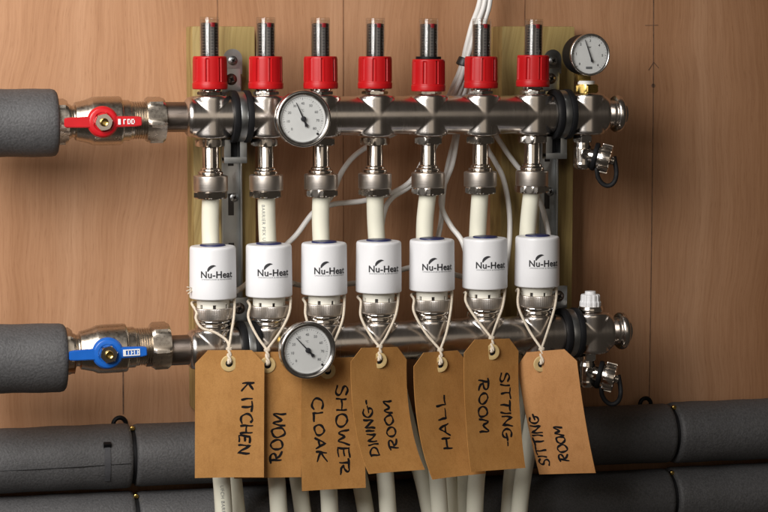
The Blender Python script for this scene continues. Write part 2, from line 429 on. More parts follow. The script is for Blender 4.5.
# ------------------------------------------------------------------ rail brackets
def bracket(xu, xl, px_strip, label):
    zt, zb = .056, ZL-.045
    sx = W(px_strip, 120, .046).x
    t = thing('rail_bracket', label, 'bracket', (sx, BAT_Y, zb), (0, 0, 0), 'steel brackets holding the rails')
    L = lambda x, y, z: (x-sx, y-BAT_Y, z-zb)
    # long strip with folded edges
    bm = bmesh.new(); h = zt-.020-zb
    add_box(bm, (0, -.002, h/2), (.0175, .003, h), None, .0004)
    for s in (-1, 1): add_box(bm, (s*.0086, -.0055, h/2), (.0016, .0075, h), None, .0004)
    st_ = obj('mounting_strip', finish(bm), 'zinc', t)
    for q in range(5):
        bm = bmesh.new(); add_box(bm, (.0, -.0036, .030+q*.045), (.0052, .0010, .020), None, .0004)
        obj('strip_slot', CACHE.setdefault('slot%d' % q, finish(bm)), 'dark', st_)
    # rounded top tab with its screw
    bm = bmesh.new(); vs_ = []
    for k in range(17):
        a = PI*k/16; vs_.append((.0085*math.cos(a)*1.0, .0085*math.sin(a)))
    poly = [(.0085, -.014)]+vs_+[(-.0085, -.014)]
    f = [bm.verts.new((x, -.0165, zt-zb-.005+z)) for x, z in poly]; bk = [bm.verts.new((x, -.0140, zt-zb-.005+z)) for x, z in poly]
    bm.faces.new(f); bm.faces.new(bk)
    for i in range(len(f)): bm.faces.new((f[i], f[(i+1) % len(f)], bk[(i+1) % len(f)], bk[i]))
    obj('fixing_tab', finish(bm), 'zinc', t)
    def screw(x, y, z, r, name='screw', mat='zinc'):
        s = obj(name, mesh('screwhead%.4f' % r, lathe, [(0, 0), (r, 0), (r*.95, r*.25), (r*.6, r*.5), (r*.33, r*.55), (r*.25, r*.2), (0, r*.1)], 28, 'Y'), mat, t, (x, y, z))
        bm = bmesh.new()
        for an in (.5, .5+PI/2):
            add_box(bm, (0, -r*.56, 0), (r*1.0, r*.12, r*.22), Matrix.Rotation(an, 3, 'Y'))
        obj('screw_slot', finish(bm), 'dark', s)
    screw(0, -.0165, zt-zb-.007, .0043)
    # upper block with bolt, arm and slotted foot, once per rail
    for (cx, cy, cz, up) in ((xu, 0, 0, 1), (xl, YL, LOt(xl).z, 0)):
        bx = cx-sx; top = cz-zb
        bm = bmesh.new()
        add_box(bm, (bx*.0, (cy+.0185-BAT_Y-.002)/2-.0005+.0, top), (.013, BAT_Y-.0235-cy, .036), None, .0006)
        obj('bracket_arm', finish(bm), 'zinc', t)
        bm = bmesh.new()
        add_box(bm, (bx-.004 if up else bx-.004, cy+.018-BAT_Y, top+.0315), (.017, .004, .021), None, .0006)
        obj('clamp_plate', finish(bm), 'zinc', t)
        screw(bx-.004, cy+.016-BAT_Y, top+.0325, .0052, 'bolt', 'sleeve')
        # slotted foot below the rail
        bm = bmesh.new(); fy = cy+.004-BAT_Y; fx = bx-.004
        add_box(bm, (fx-.0072, fy, top-.0300), (.0062, .010, .019), None, .0005)
        add_box(bm, (fx+.0072, fy, top-.0300), (.0062, .010, .019), None, .0005)
        add_box(bm, (fx, fy-.0002, top-.0385), (.0206, .0104, .0055), None, .0005)
        obj('slotted_foot', finish(bm), 'zinc', t)
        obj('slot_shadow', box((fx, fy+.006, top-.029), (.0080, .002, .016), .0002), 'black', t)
        # clip band with rubber lining
        band = obj('clip_band', mesh('band', lathe, bevp([(.0192, -.0032), (.0222, -.0032), (.0222, .0032), (.0192, .0032)], .0005), 64, 'X', close=True), 'zinc', t, (bx, cy-BAT_Y, top), (0, 0, .03))
        bm = bmesh.new()
        for (a, b) in ((-.0088, -.0034), (.0034, .0088)):
            add_lathe(bm, bevp([(.0182, a), (.0232, a), (.0232, b), (.0182, b)], .0012), 64, 'X', close=True)
        obj('rubber_lining', CACHE.setdefault('lining', finish(bm)), 'black', band)
    # lower strip bolt
    screw(0.003, -.0035, -.075-zb+.0, .0042, 'bolt')
    screw(0.000, -.0035, -.150-zb+.0, .0036, 'bolt')
    return t
bracket(.0262, .0270, 231, 'zinc bracket with rubber lined clips on the left batten')
bracket(.3275, .3280, 548.5, 'zinc bracket with rubber lined clips on the right batten')

# ------------------------------------------------------------------ flow meters
def capfn(a, h, r):
    if .0315 < h < .0525:
        k = (a*8/(2*PI)) % 1.0; d = min(k, 1-k)
        if d < .075: return r-.0011
        if d < .13: return r+.0003
    return r
for i in range(7):
    up = -.0030 if i == 4 else (-.0004 if i < 6 else .0008)
    turn = (.15, .55, .35, .95, .75, .3, .6)[i]
    lean = (0, .004, -.003, .006, .004, .008, .010)[i]
    t = thing('flow_meter', 'red capped flow meter with clear gauge tube, %s from the left%s' % (ORD[i], ', sitting lower' if i == 4 else ''), 'flow meter', (.05*i, 0, .0190), (0, lean, 0), 'flow meters on the upper rail'); t.scale = (1, 1, .98)
    z0 = -.0190
    obj('base_nut', mesh('fm_nut', hexnut, .0120, .0190, .0222), 'nickel', t, (0, 0, z0), (0, 0, turn))
    obj('base_stem', mesh('fm_stem', lathe, bevp([(0, .0190), (.0088, .0190), (.0088, .0228), (.0096, .0228), (.0096, .0300), (0, .0300)], .0005), 40), 'chrome', t, (0, 0, z0))
    cp = obj('cap', mesh('fm_cap', lathe, bevp([(.0085, .0246), (.0150, .0246), (.0155, .0256), (.0155, .0298), (.0149, .0308), (.0149, .0318), (.0147, .0510), (.0147, .0532), (.0141, .0541), (.0105, .0541), (.0102, .0500)], .0005), 128, rf=capfn, angle=45), 'red', t, (0, 0, z0+up), (0, 0, turn+.3))
    if i == 4: obj('cap_seal', lathe(bevp([(.0085, .0535), (.0115, .0535), (.0115, .0566), (.0085, .0566)], .0004), 40), 'blackpl', t, (0, 0, z0+up))
    g = obj('gauge_tube', mesh('fm_tube', lathe, [(.0086, .0500), (.0086, .0868), (.0084, .0880), (.0078, .0885), (0, .0885), (0, .0868), (.0077, .0866), (.0081, .0858), (.0081, .0500)], 48, angle=40), 'clear', t, (0, 0, z0))
    obj('scale_core', mesh('fm_core', lathe, bevp([(0, .0500), (.0077, .0500), (.0077, .0828), (.0068, .0834), (0, .0834)], .0003), 36), 'dark', g)
    def ticks():
        bm = bmesh.new()
        for k in range(11):
            z = .0560+k*.00262
            for a0, a1 in ((-2.75, -2.05), (-1.05, -.38)):
                pr = []
                n = 6
                for q in range(n):
                    for (r_, dz) in ((.00782, -.00030), (.00782, .00030)):
                        a = a0+(a1-a0)*q/(n-1); pr.append(bm.verts.new((r_*math.cos(a), r_*math.sin(a), z+dz)))
                for q in range(n-1): bm.faces.new((pr[2*q], pr[2*q+1], pr[2*q+3], pr[2*q+2]))
        return finish(bm)
    obj('scale_marks', mesh('fm_ticks', ticks), 'tick', g)
    def strip():
        bm = bmesh.new(); n = 6
        for (za, zb_) in [(.0500, .0800)]:
            pr = []
            for q in range(n):
                a = -1.72+.50*q/(n-1)
                for z in (za, zb_): pr.append(bm.verts.new((.00785*math.cos(a), .00785*math.sin(a), z)))
            for q in range(n-1): bm.faces.new((pr[2*q], pr[2*q+1], pr[2*q+3], pr[2*q+2]))
        return finish(bm)
    obj('scale_strip', mesh('fm_strip', strip), 'strip', g)
    def stripticks():
        bm = bmesh.new()
        for k in range(10):
            z = .0545+k*.0027; pr = []
            for q in range(4):
                a = -1.62+.30*q/3
                for dz in (-.0003, .0003): pr.append(bm.verts.new((.00792*math.cos(a), .00792*math.sin(a), z+dz)))
            for q in range(3): bm.faces.new((pr[2*q], pr[2*q+1], pr[2*q+3], pr[2*q+2]))
        return finish(bm)
    obj('strip_marks', mesh('fm_sticks', stripticks), 'print', g)
    obj('indicator', mesh('fm_ind', lathe, bevp([(0, .0795), (.0040, .0795), (.0040, .0836), (0, .0836)], .0003), 20), 'spindle', g, (.0008, -.0039, 0))

# ------------------------------------------------------------------ pipe connectors under the upper rail
for i in range(7):
    turn = (.10, .05, .30, .02, .25, .12, .40)[i]
    t = thing('pipe_connector', 'nickel compression connector under the upper rail, %s from the left' % ORD[i], 'pipe fitting', (.05*i, 0, -.0195), (0, 0, 0), 'pipe connectors under the upper rail'); t.scale = (1, 1, .98)
    z = .0195
    obj('lock_nut', mesh('pc_nut', hexnut, .0140, -.0262, -.0195), 'nickel', t, (0, 0, z), (0, 0, turn))
    obj('stem', mesh('pc_stem', lathe, bevp([(0, -.0262), (.0073, -.0262), (.0073, -.0455), (.0090, -.0465), (.0090, -.0480), (.0108, -.0490), (.0112, -.0505), (.0104, -.0512), (.0120, -.0520), (.0126, -.0535), (.0126, -.0545), (0, -.0545)], .0004), 48, angle=40), 'nickel', t, (0, 0, z))
    obj('compression_nut', mesh('pc_body', lathe, bevp([(0, -.0520), (.0128, -.0520), (.0148, -.0526), (.0151, -.0534), (.0151, -.0660), (.0146, -.0664), (0, -.0664)], .0005), 64), 'satin', t, (0, 0, z))
    obj('hex_collar', mesh('pc_hex', hexnut, .0161, -.0728, -.0662), 'nickel', t, (0, 0, z), (0, 0, turn+.12))
    obj('pipe_collar', mesh('pc_ring', lathe, bevp([(0, -.0726), (.0096, -.0726), (.0096, -.0738), (0, -.0738)], .0003), 32), 'nickel', t, (0, 0, z))

# ------------------------------------------------------------------ heating pipes
def pipe_print(path, r, s, h, side=-.55, where=0.0):
    """small text running down a pipe"""
    def fn(x, y):
        L_ = where+x
        acc = 0
        for a, b in zip(path, path[1:]):
            d = (b-a).length
            if acc+d > L_:
                p = a+(b-a)*((L_-acc)/d); break
            acc += d
        else: p = path[-1]
        an = side+y/r
        return p+Vector((math.sin(an)*(r+.0002), -math.cos(an)*(r+.0002), 0))
    return text_mesh(s, h, None, 1.15, .0, fn)
flow_b = [234, 299, 361, 424, 449, 462, 511]
ret_b = [222, 277, 328.5, 386, 438, 476, 522]
lean_mid = [210.5, 267.5, 321, 376.5, 424.5, 477.5, 527.5]
R_P = .0078
for i in range(7):
    x0 = .05*i
    m1 = W(lean_mid[i], 236, .004)
    b1 = W(flow_b[i], 485, .006); b2 = W(flow_b[i]+(flow_b[i]-lean_mid[i])*.25, 545, .0)
    pts = [(x0, 0, -.0690), tuple(m1), tuple(W(lean_mid[i]*.85+flow_b[i]*.15, 320, .006)), tuple(W((lean_mid[i]*.35+flow_b[i]*.65), 425, .006)), tuple(b1), tuple(b2)]
    p = obj('heating_pipe', tube(pts, R_P, 24, sub=10), 'pex')
    tag(p, 'ivory plastic heating pipe dropping from the upper rail behind the %s actuator from the left' % ORD[i], 'heating pipe', 'pipes from the upper rail')
    if i == 1:
        pp = spline(pts, 10)
        obj('printed_marking', pipe_print(pp, R_P, 'BARRIER PEX UFCH', .0030, -.60, .030), 'greyprint', p)
for i in range(7):
    a = LOt(.05*i, -.040)
    b1 = W(ret_b[i], 485, -.026+.002*(i % 2)); b2 = W(ret_b[i]+(ret_b[i]-(213.5+53.8*i))*.4, 545, -.024)
    pts = [tuple(a), tuple(a+Vector((0, 0, -.02))), tuple((a+b1)/2+Vector((0, 0, -.012))), tuple(b1), tuple(b2)]
    p = obj('heating_pipe', tube(pts, R_P, 24, sub=10), 'pex')
    tag(p, 'ivory plastic heating pipe below the %s tag from the left, in front of its twin' % ORD[i], 'heating pipe', 'pipes from the lower rail')
    if i == 0:
        obj('printed_marking', pipe_print(spline(pts, 10), R_P, 'UFCH BARRIER PEX 16', .0030, -.2, .105), 'greyprint', p)

# ------------------------------------------------------------------ actuators
R_A = .0203
def wrap(R, zc, a0):
    return lambda x, y: Vector((R*math.sin(a0+x/R), -R*math.cos(a0+x/R), zc+y))
def flame():
    bm = bmesh.new(); fn = wrap(R_A+.00025, 0, .02)
    ctr = spline([(-.0088, .0012, 0), (-.0078, .0034, 0), (-.0060, .0052, 0), (-.0036, .0063, 0), (-.0014, .0062, 0)], 4)
    n = len(ctr); prev = None
    for k, c in enumerate(ctr):
        d = (ctr[min(k+1, n-1)]-ctr[max(k-1, 0)]).normalized(); w = .00125*math.sin(PI*(.12+.86*k/(n-1)))
        cur = [bm.verts.new(fn(c.x-d.y*w, c.y+d.x*w)), bm.verts.new(fn(c.x+d.y*w, c.y-d.x*w))]
        if prev: bm.faces.new((prev[0], prev[1], cur[1], cur[0]))
        prev = cur
    return finish(bm)
def collar_mesh():
    bm = bmesh.new()
    add_lathe(bm, bevp([(0, .0402), (.0143, .0402), (.0143, .0470), (0, .0470)], .0004), 64)
    for k in range(7):
        a0 = 2*PI*k/7+.10; a1 = 2*PI*(k+1)/7-.10; n = 8
        vv = []
        for q in range(n):
            a = a0+(a1-a0)*q/(n-1)
            vv.append([bm.verts.new((r*math.cos(a), r*math.sin(a), z)) for r, z in ((.0125, .0403), (.0142, .0403), (.0142, .0360), (.0125, .0360))])
        for A, B in zip(vv, vv[1:]):
            for s in range(4): bm.faces.new((A[s], A[(s+1) % 4], B[(s+1) % 4], B[s]))
        bm.faces.new(vv[0]); bm.faces.new(vv[-1])
    return finish(bm)
logo = text_mesh('Nu-Heat', .0062, .0300, 1.05, .026, wrap(R_A+.00025, 0, .02))
slogan = text_mesh('UNDERFLOOR & RENEWABLES', .0011, .0290, 1.0, .0, wrap(R_A+.00025, 0, .02))
CACHE['slogan'] = slogan
for i in range(7):
    b = LOt(.05*i, .0190)
    rz = (.0, -.005, .03, .0, -.02, -.02, .0)[i]
    t = thing('actuator', 'white cylindrical valve actuator, %s from the left on the lower rail' % ORD[i], 'actuator', tuple(b), (0, (.0, .0, .0, .003, -.003, .002, .004)[i], rz), 'white actuators on the lower rail'); t.scale = (1, 1, .98)
    z = -.0190
    obj('valve_body', mesh('ac_body', lathe, bevp([(0, .0150), (.0150, .0150), (.0150, .0172), (.0144, .0176), (.0144, .0184), (.0152, .0190), (.0152, .0212), (.0144, .0217), (.0144, .0224), (.0138, .0230), (.0138, .0270), (0, .0270)], .0003), 56), 'nickel', t, (0, 0, z))
    obj('chrome_ring', mesh('ac_ring', lathe, bevp([(.0130, .0232), (.0158, .0232), (.0162, .0243), (.0162, .0258), (.0150, .0268), (.0130, .0268)], .0004), 56), 'chrome', t, (0, 0, z))
    obj('knurled_ring', mesh('ac_knurl', lathe, bevp([(.0128, .0266), (.0168, .0266), (.0173, .0272), (.0173, .0366), (.0168, .0372), (.0128, .0372)], .0004), 180, rf=lambda a, h, r: r-(.00022 if (r > .017 and int(round(a*180/(2*PI))) % 2) else 0), angle=25), 'satin', t, (0, 0, z))
    obj('collar', mesh('ac_collar', collar_mesh), 'cream', t, (0, 0, z), (0, 0, .13+.2*i))
    obj('collar_core', mesh('ac_core', lathe, [(0, .0300), (.0124, .0300), (.0124, .0405), (0, .0405)], 32), 'dark', t, (0, 0, z))
    h = obj('housing', mesh('ac_house', lathe, bevp([(0, .0458), (.0150, .0458), (.0198, .0453), (.0205, .0462), (.02045, .0600), (.0201, .0898), (.0196, .0913), (.0186, .0919), (.0120, .0921), (0, .0921)], .0006), 96, angle=40), 'white', t, (0, 0, z))
    obj('top_disc', mesh('ac_top', lathe, bevp([(0, .0918), (.0112, .0918), (.0112, .0929), (.0106, .0934), (0, .0934)], .0004), 48), 'navy', t, (0, 0, z))
    obj('lettering', logo, 'print', h, (0, 0, .0682))
    obj('slogan_print', CACHE['slogan'], 'greyprint', h, (0, 0, .0640))
    obj('flame_mark', mesh('flame', flame), 'print', h, (0, 0, .0698))

# ------------------------------------------------------------------ ball valves and foam covered feed pipes
def ball_valve(px, py, Y, color, label, nut_end, foam_end):
    c = W(px, py, Y-.031)+Vector((.003, 0, 0)); c.y = Y
    t = thing('ball_valve', label, 'valve', tuple(c), (0, -(.012 if color == 'redpaint' else .022), 0), 'ball valves on the feed pipes')
    hex1 = obj('end_hex', mesh('bv_hex1', hexnut, .0205, -.0460, -.0300, 'X', .25), 'valve', t)
    obj('valve_body', mesh('bv_body', lathe, bevp([(0, -.0315), (.0150, -.0315), (.0150, -.0275), (.0138, -.0270), (.0138, -.0245), (.0165, -.0235), (.0172, -.0200), (.0190, -.0130), (.0208, -.0090), (.0212, -.0030), (.0212, .0150), (.0205, .0165), (.0178, .0170), (.0178, .0235), (.0165, .0240), (.0165, .0265), (0, .0265)], .0006), 64, 'X', angle=30), 'valve', t)
    def thread():
        pr = [(0, .026)]
        x = .0262
        while x < .0385: pr += [(.0152, x), (.0165, x+.0006), (.0165, x+.0010), (.0152, x+.0016)]; x += .0021
        return lathe(pr+[(0, .0390)], 48, 'X', angle=20)
    obj('thread', mesh('bv_thread', thread), 'valve', t)
    obj('union_nut', mesh('bv_hex2', hexnut, .0212, .0378, .0540, 'X', .18), 'valve', t)
    obj('stem_boss', mesh('bv_boss', lathe, bevp([(0, .015), (.0105, .015), (.0105, .0228), (0, .0228)], .0006), 40, 'Y'), 'valve', t, (-.003, 0, 0))
    # butterfly handle
    bm = bmesh.new()
    add_lathe(bm, bevp([(0, .0268), (.0128, .0268), (.0136, .0278), (.0136, .0310), (.0120, .0335), (.0085, .0340), (.0078, .0330), (0, .0330)], .0005), 56, 'Y')
    hd = obj('handle', CACHE.setdefault('bv_disc', finish(bm, 40)) if color else None, color, t, (-.003, .0040, 0))
    def wing(s):
        bm = bmesh.new(); n = 8; sec = []
        for q in range(n):
            u = q/(n-1); x = s*(.0085+u*.0245); hh = .0050-.0006*u if q else .0055; yb = -.0300-.0008*u; th = .0034
            if q == n-1: hh -= .0006
            sec.append([bm.verts.new((x, yb-dy, z)) for dy, z in ((0, -hh), (th, -hh*.9), (th, hh*.9), (0, hh))])
        for A, B in zip(sec, sec[1:]):
            for k in range(4): bm.faces.new((A[k], A[(k+1) % 4], B[(k+1) % 4], B[k]))
        bm.faces.new(sec[0]); bm.faces.new(sec[-1])
        bmesh.ops.bevel(bm, geom=bm.edges[:], offset=.0006, segments=2, affect='EDGES')
        return finish(bm, 40)
    obj('handle_wing', mesh('wingL', wing, -1), color, hd)
    wr = obj('handle_wing', mesh('wingR', wing, 1), color, hd)
    bm = bmesh.new()                                       # white raised print on the right wing
    x0 = .0125
    def bar(xa, xb, za, zb): add_box(bm, ((xa+xb)/2, -.03432, (za+zb)/2), (xb-xa, .0005, zb-za))
    if color == 'redpaint':
        bar(x0, x0+.0022, -.0024, .0024)
        for q in (0, 1, 2):
            xx = x0+.0046+q*.0034; bar(xx, xx+.0008, -.0022, .0022); bar(xx+.0009, xx+.0022, .0014, .0022)
            if q: bar(xx+.0009, xx+.0022, -.0022, -.0014); bar(xx+.0021, xx+.0028, -.0012, .0012)
    else:
        bar(x0, x0+.0144, .0019, .0028); bar(x0, x0+.0144, -.0028, -.0020); bar(x0, x0+.0024, -.0020, .0019)
        for q in range(4):
            xx = x0+.0042+q*.0026; bar(xx, xx+.0008, -.0017, .0016)
            if q % 2: bar(xx+.0009, xx+.0017, -.0004, .0005)
        bar(x0+.0136, x0+.0144, -.0020, .0019)
    obj('handle_print', finish(bm), 'dial', hd)
    nt_ = obj('handle_nut', mesh('bv_nut', hexnut, .0078, .0330, .0392, 'Y', .2), 'nickel', t, (-.003, .0040, 0))
    obj('stem_tip', mesh('bv_tip', lathe, bevp([(0, .0385), (.0036, .0385), (.0036, .0412), (.0030, .0417), (.0022, .0410), (0, .0408)], .0003), 24, 'Y'), 'brass', nt_)
    return t
ball_valve(103.5, 122, 0, 'redpaint', 'brass ball valve with red butterfly handle feeding the upper rail', 160, 57)
ball_valve(108.5, 354, YL, 'bluepaint', 'brass ball valve with blue butterfly handle feeding the lower rail', 165, 65)
def feed(px, pyc, py0, Y, r, label):
    e = W(px, pyc, Y); s = W(-40, py0, Y); d = (e-s); L_ = d.length
    t = thing('feed_pipe', label, 'insulated pipe', tuple(e), (0, math.atan2(-d.z, d.x), 0), 'insulated feed pipes on the left')
    fo = obj('foam_sleeve', lathe([(.0150, -.0010), (.0165, 0), (r*.90, .0002), (r*.97, -.0015), (r, -.005)]+[(r*(1+.008*math.sin(k*1.3)), -.012-L_*.93*k/10) for k in range(11)]+[(r, -L_), (.0145, -L_)], 64, 'X', rf=lambda a, h, q: q*(1+.006*math.sin(3*a+h*40)), angle=60), 'foam', t)
    obj('copper_pipe', lathe([(0, .008), (.0142, .008), (.0142, -L_+.001), (0, -L_+.001)], 32, 'X'), 'copper', t)
    return t
feed(56.5, 122.5, 123.5, 0, .0292, 'dark grey foam covered pipe entering the red handled valve')
feed(65, 357.5, 360, YL, .0296, 'dark grey foam covered pipe entering the blue handled valve')

# ------------------------------------------------------------------ low level insulated pipes along the wall
def low_pipe(y_left, y_right, label, jl, jr, rr, full):
    Y = .052
    A = W(-60, y_left, Y); B = W(830, y_right, Y); d = B-A; L_ = d.length; ang = math.atan2(-d.z, d.x)
    t = thing('insulated_pipe', label, 'insulated pipe', tuple(A), (0, ang, 0), 'insulated pipes low on the wall')
    def along(px): p = W(px, y_left+(y_right-y_left)*(px+60)/890, Y); return (p-A).length
    cuts = [0, along(jl), along(jr), L_]
    def foam_seg(x0, x1, r, ph):
        n = 14; pr = [(.012, x0), (r*.86, x0+.0002), (r*.97, x0+.0012), (r, x0+.0045)]
        for k in range(1, n): pr.append((r*(1+.010*math.sin(k*1.7+ph)), x0+(x1-x0)*k/n))
        pr += [(r, x1-.0045), (r*.97, x1-.0012), (r*.86, x1-.0002), (.012, x1)]
        return lathe(pr, 72, 'X', rf=lambda a, h, q: q*(1+.008*math.sin(2*a+h*31+ph)+.004*math.sin(5*a+h*70)), angle=60)
    for k in range(3):
        g0 = .0013 if k else 0; g1 = .0013 if k < 2 else 0
        s = obj('foam_sleeve', foam_seg(cuts[k]+g0, cuts[k+1]-g1, rr*(1, .985, 1.03)[k], k*2.1), 'foam', t)
        if k == 0 and full:
            obj('slit_seam', tube([(along(-50), -rr*.998, -.003), (along(40), -rr*1.012, -.003), (along(126), -rr*1.006, -.0015)], .00035, 6, sub=14), 'tie', s)
            bm = bmesh.new(); xc = along(103.5); n = 14; pr = []
            for q in range(n):
                a = 2.62+(1.15)*q/(n-1)
                for dx in (-.0026, .0026): pr.append(bm.verts.new((xc+dx, rr*1.032*math.cos(a), rr*1.032*math.sin(a))))
            for q in range(n-1): bm.faces.new((pr[2*q], pr[2*q+1], pr[2*q+3], pr[2*q+2]))
            bmesh.ops.solidify(bm, geom=bm.faces[:], thickness=-.0012)
            st = obj('tie_strap', finish(bm), 'strap', s)
            a = 2.60; obj('strap_head', box((xc, rr*1.035*math.cos(a), rr*1.035*math.sin(a)), (.0068, .0040, .0042), .0008, Matrix.Rotation(.5, 3, 'X')), 'blackpl', st)
    obj('copper_pipe', lathe([(0, .001), (.0140, .001), (.0140, L_-.001), (0, L_-.001)], 28, 'X'), 'copper', t)
    for k, j in enumerate((jl, jr)):
        x = along(j)
        obj('gap_shade', lathe(bevp([(rr*.80, x-.0018), (rr*.88, x-.0018), (rr*.88, x+.0018), (rr*.80, x+.0018)], .0005), 48, 'X', close=True), 'black', t)  # black ring between sleeves, standing in for the shade of an open gap
        obj('clip_screw', lathe(bevp([(0, -.003), (.0022, -.003), (.0022, .0006), (.0012, .0010), (0, .0010)], .0006), 16, 'Y'), 'brass', t, (x-.0005+.001*k, -.010, rr*.915))
        if full:
            bm = bmesh.new(); xx = along(j-9 if k == 0 else j-17)
            add_tube(bm, [Vector((xx+.0058*math.cos(q*PI/12), .018, rr*.88+.0062*math.sin(q*PI/12))) for q in range(13)], .0021, 8)
            obj('wall_clip', finish(bm), 'blackpl', t)
    return t
low_pipe(463.5, 426, 'upper of two dark grey foam lagged pipes running low along the wall', 131.5, 669, .0292, True)
low_pipe(532, 490, 'lower of two dark grey foam lagged pipes at the bottom of the picture', 135, 667, .0292, False)

# ------------------------------------------------------------------ gauges
def dial_text(items, r, h, bold=.012):
    bm = bmesh.new()
    for s, deg in items:
        me = text_mesh(s, h, None, 1.0, bold); a = math.radians(deg)
        me.transform(Matrix.Translation((r*math.sin(a), 0, r*math.cos(a)))); bm.from_mesh(me); bpy.data.meshes.remove(me)
    return finish(bm)
def dial_ticks(a0, a1, n, major, r0, r1, w):
    bm = bmesh.new()
    for k in range(n+1):
        a = math.radians(a0+(a1-a0)*k/n); ra = r0 if k % major == 0 else r0+(r1-r0)*.5; ww = w if k % major == 0 else w*.6
        d = Vector((math.sin(a), 0, math.cos(a))); p = Vector((math.cos(a), 0, -math.sin(a)))*ww/2
        bm.faces.new([bm.verts.new(v) for v in (d*ra-p, d*ra+p, d*r1+p, d*r1-p)])
    return finish(bm)
def pointer(len_, tail, w):
    bm = bmesh.new()
    pts = [(-w*.35, len_), (w*.35, len_), (w*.8, 0), (w*1.0, -tail*.45), (w*2.3, -tail*.85), (w*1.0, -tail*.8), (0, -tail), (-w*1.0, -tail*.8), (-w*2.3, -tail*.85), (-w*1.0, -tail*.45), (-w*.8, 0)]
    f = [bm.verts.new((x, -.0003, z)) for x, z in pts]; b = [bm.verts.new((x, .0003, z)) for x, z in pts]
    bm.faces.new(f); bm.faces.new(b)
    for i in range(len(f)): bm.faces.new((f[i], f[(i+1) % len(f)], b[(i+1) % len(f)], b[i]))
    return finish(bm)
def thermometer(px, py, Yf, rail_y, R, ptr, label, tilt):
    c = W(px, py, Yf)
    t = thing('thermometer', label, 'thermometer', tuple(c), tilt, 'dial thermometers')
    k = R/.0248
    obj('case', mesh('th_case%.4f' % R, lathe, bevp([(0, -.010), (R*.90, -.010), (R*.965, -.0085), (R, -.004), (R, .0008), (R*.985, .0020), (R*.93, .0026), (R*.86, .0020), (R*.80, .0004), (R*.80, -.0010)], .0004), 96, 'Y', angle=40), 'bezel', t)
    obj('stem', lathe(bevp([(0, -abs(rail_y-Yf)), (.0060, -abs(rail_y-Yf)), (.0060, -.009), (0, -.009)], .0003), 28, 'Y'), 'brass', t)
    d = obj('dial', mesh('th_dial%.4f' % R, lathe, [(0, -.0016), (R*.805, -.0016), (R*.805, -.0008), (0, -.0008)], 72, 'Y'), 'dial', t)
    obj('numerals', dial_text([(str(q*10), -131+q*32.5) for q in range(9)], R*.54, .0023*k), 'greyprint', d, (0, -.00005+.0007, 0))
    obj('scale_ticks', dial_ticks(-131, 129, 40, 5, R*.66, R*.735, .00045), 'greyprint', d, (0, .0007, 0))
    obj('unit_mark', text_mesh('°C', .0020*k, None, 1, .01), 'greyprint', d, (-.0004, .0007, R*.30))
    obj('dial_dot', lathe([(0, 0), (.0011, 0), (.0011, .0003), (0, .0003)], 16, 'Y'), 'print', d, (R*.53, .0007, -R*.53))
    p = obj('pointer', pointer(R*.62, R*.34, .00075), 'print', t, (0, -.0008, 0), (0, math.radians(ptr), 0))
    obj('pointer_hub', lathe(bevp([(0, -.001), (R*.092, -.001), (R*.092, .0010), (0, .0010)], .0003), 24, 'Y'), 'print', p)
    obj('lens', mesh('th_lens%.4f' % R, lathe, [(0, .00085), (R*.81, .00055), (R*.81, .0011), (0, .0014)], 64, 'Y'), 'clear', t)
    return t
for o in (): pass
thermometer(303.3, 118.8, -.046, -.0165, .0248, -25, 'steel rimmed dial thermometer on the upper rail', (0, 0, .06))
thermometer(307.8, 350.3, -.078, -.0415, .0250, -43, 'steel rimmed dial thermometer on the lower rail above the tags', (0, 0, .06))
def pressure():
    t = thing('pressure_gauge', 'round black cased pressure gauge at the right end of the upper rail', 'pressure gauge', (.3525, 0, .0195))
    zc = W(590, 54.5, -.024).z-.0195; xo = W(589.7, 54.5, -.024).x-.3525; R = .0192
    obj('base_hex', hexnut(.0118, 0, .0080, 'Z', .3), 'brass', t)
    obj('thread_tape', lathe(bevp([(0, .0078), (.0078, .0078), (.0078, .0112), (0, .0112)], .0004), 32), 'dial', t)
    obj('neck', box((xo*.4, .004, .0155), (.0128, .011, .0100), .0008), 'brass', t)
    Yf = -.024
    cs = obj('case', lathe(bevp([(0, -.026), (R*.80, -.026), (R*.93, -.024), (R*.96, -.020), (R*.96, -.002), (R, -.0015), (R, .0012), (R*.965, .0020), (R*.92, .0016), (R*.90, .0002), (R*.90, -.0010)], .0005), 80, 'Y', angle=40), 'blackpl', t, (xo, Yf, zc))
    obj('rim', lathe(bevp([(R*.90, .0016), (R*.925, .0022), (R*.985, .0022), (R*1.006, .0012), (R*1.006, -.0006), (R*.99, -.0012), (R*.95, .0010)], .0003), 80, 'Y', angle=40, close=True), 'bezel', cs)
    d = obj('dial', lathe([(0, -.0016), (R*.905, -.0016), (R*.905, -.0008), (0, -.0008)], 64, 'Y'), 'dial', cs)
    obj('numerals', dial_text([(str(q), -132+q*45) for q in range(7)], R*.66, .0023, .02), 'print', d, (0, .0007, 0))
    obj('scale_ticks', dial_ticks(-132, 138, 30, 5, R*.78, R*.86, .00035), 'print', d, (0, .0007, 0))
    obj('unit_mark', text_mesh('bar', .0018, None, 1, .01), 'print', d, (.0002, .0007, R*.36))
    obj('maker_mark', box((-.0003, -.0001, -R*.62), (.0060, .0003, .0020), .00005), 'greyprint', d, (0, .0007, 0))
    p = obj('pointer', pointer(R*.74, R*.42, .00055), 'print', cs, (0, -.0008, 0), (0, math.radians(-20), 0))
    obj('lens', lathe([(0, .00085), (R*.905, .00055), (R*.905, .0011), (0, .0014)], 64, 'Y'), 'clear', cs)
pressure()

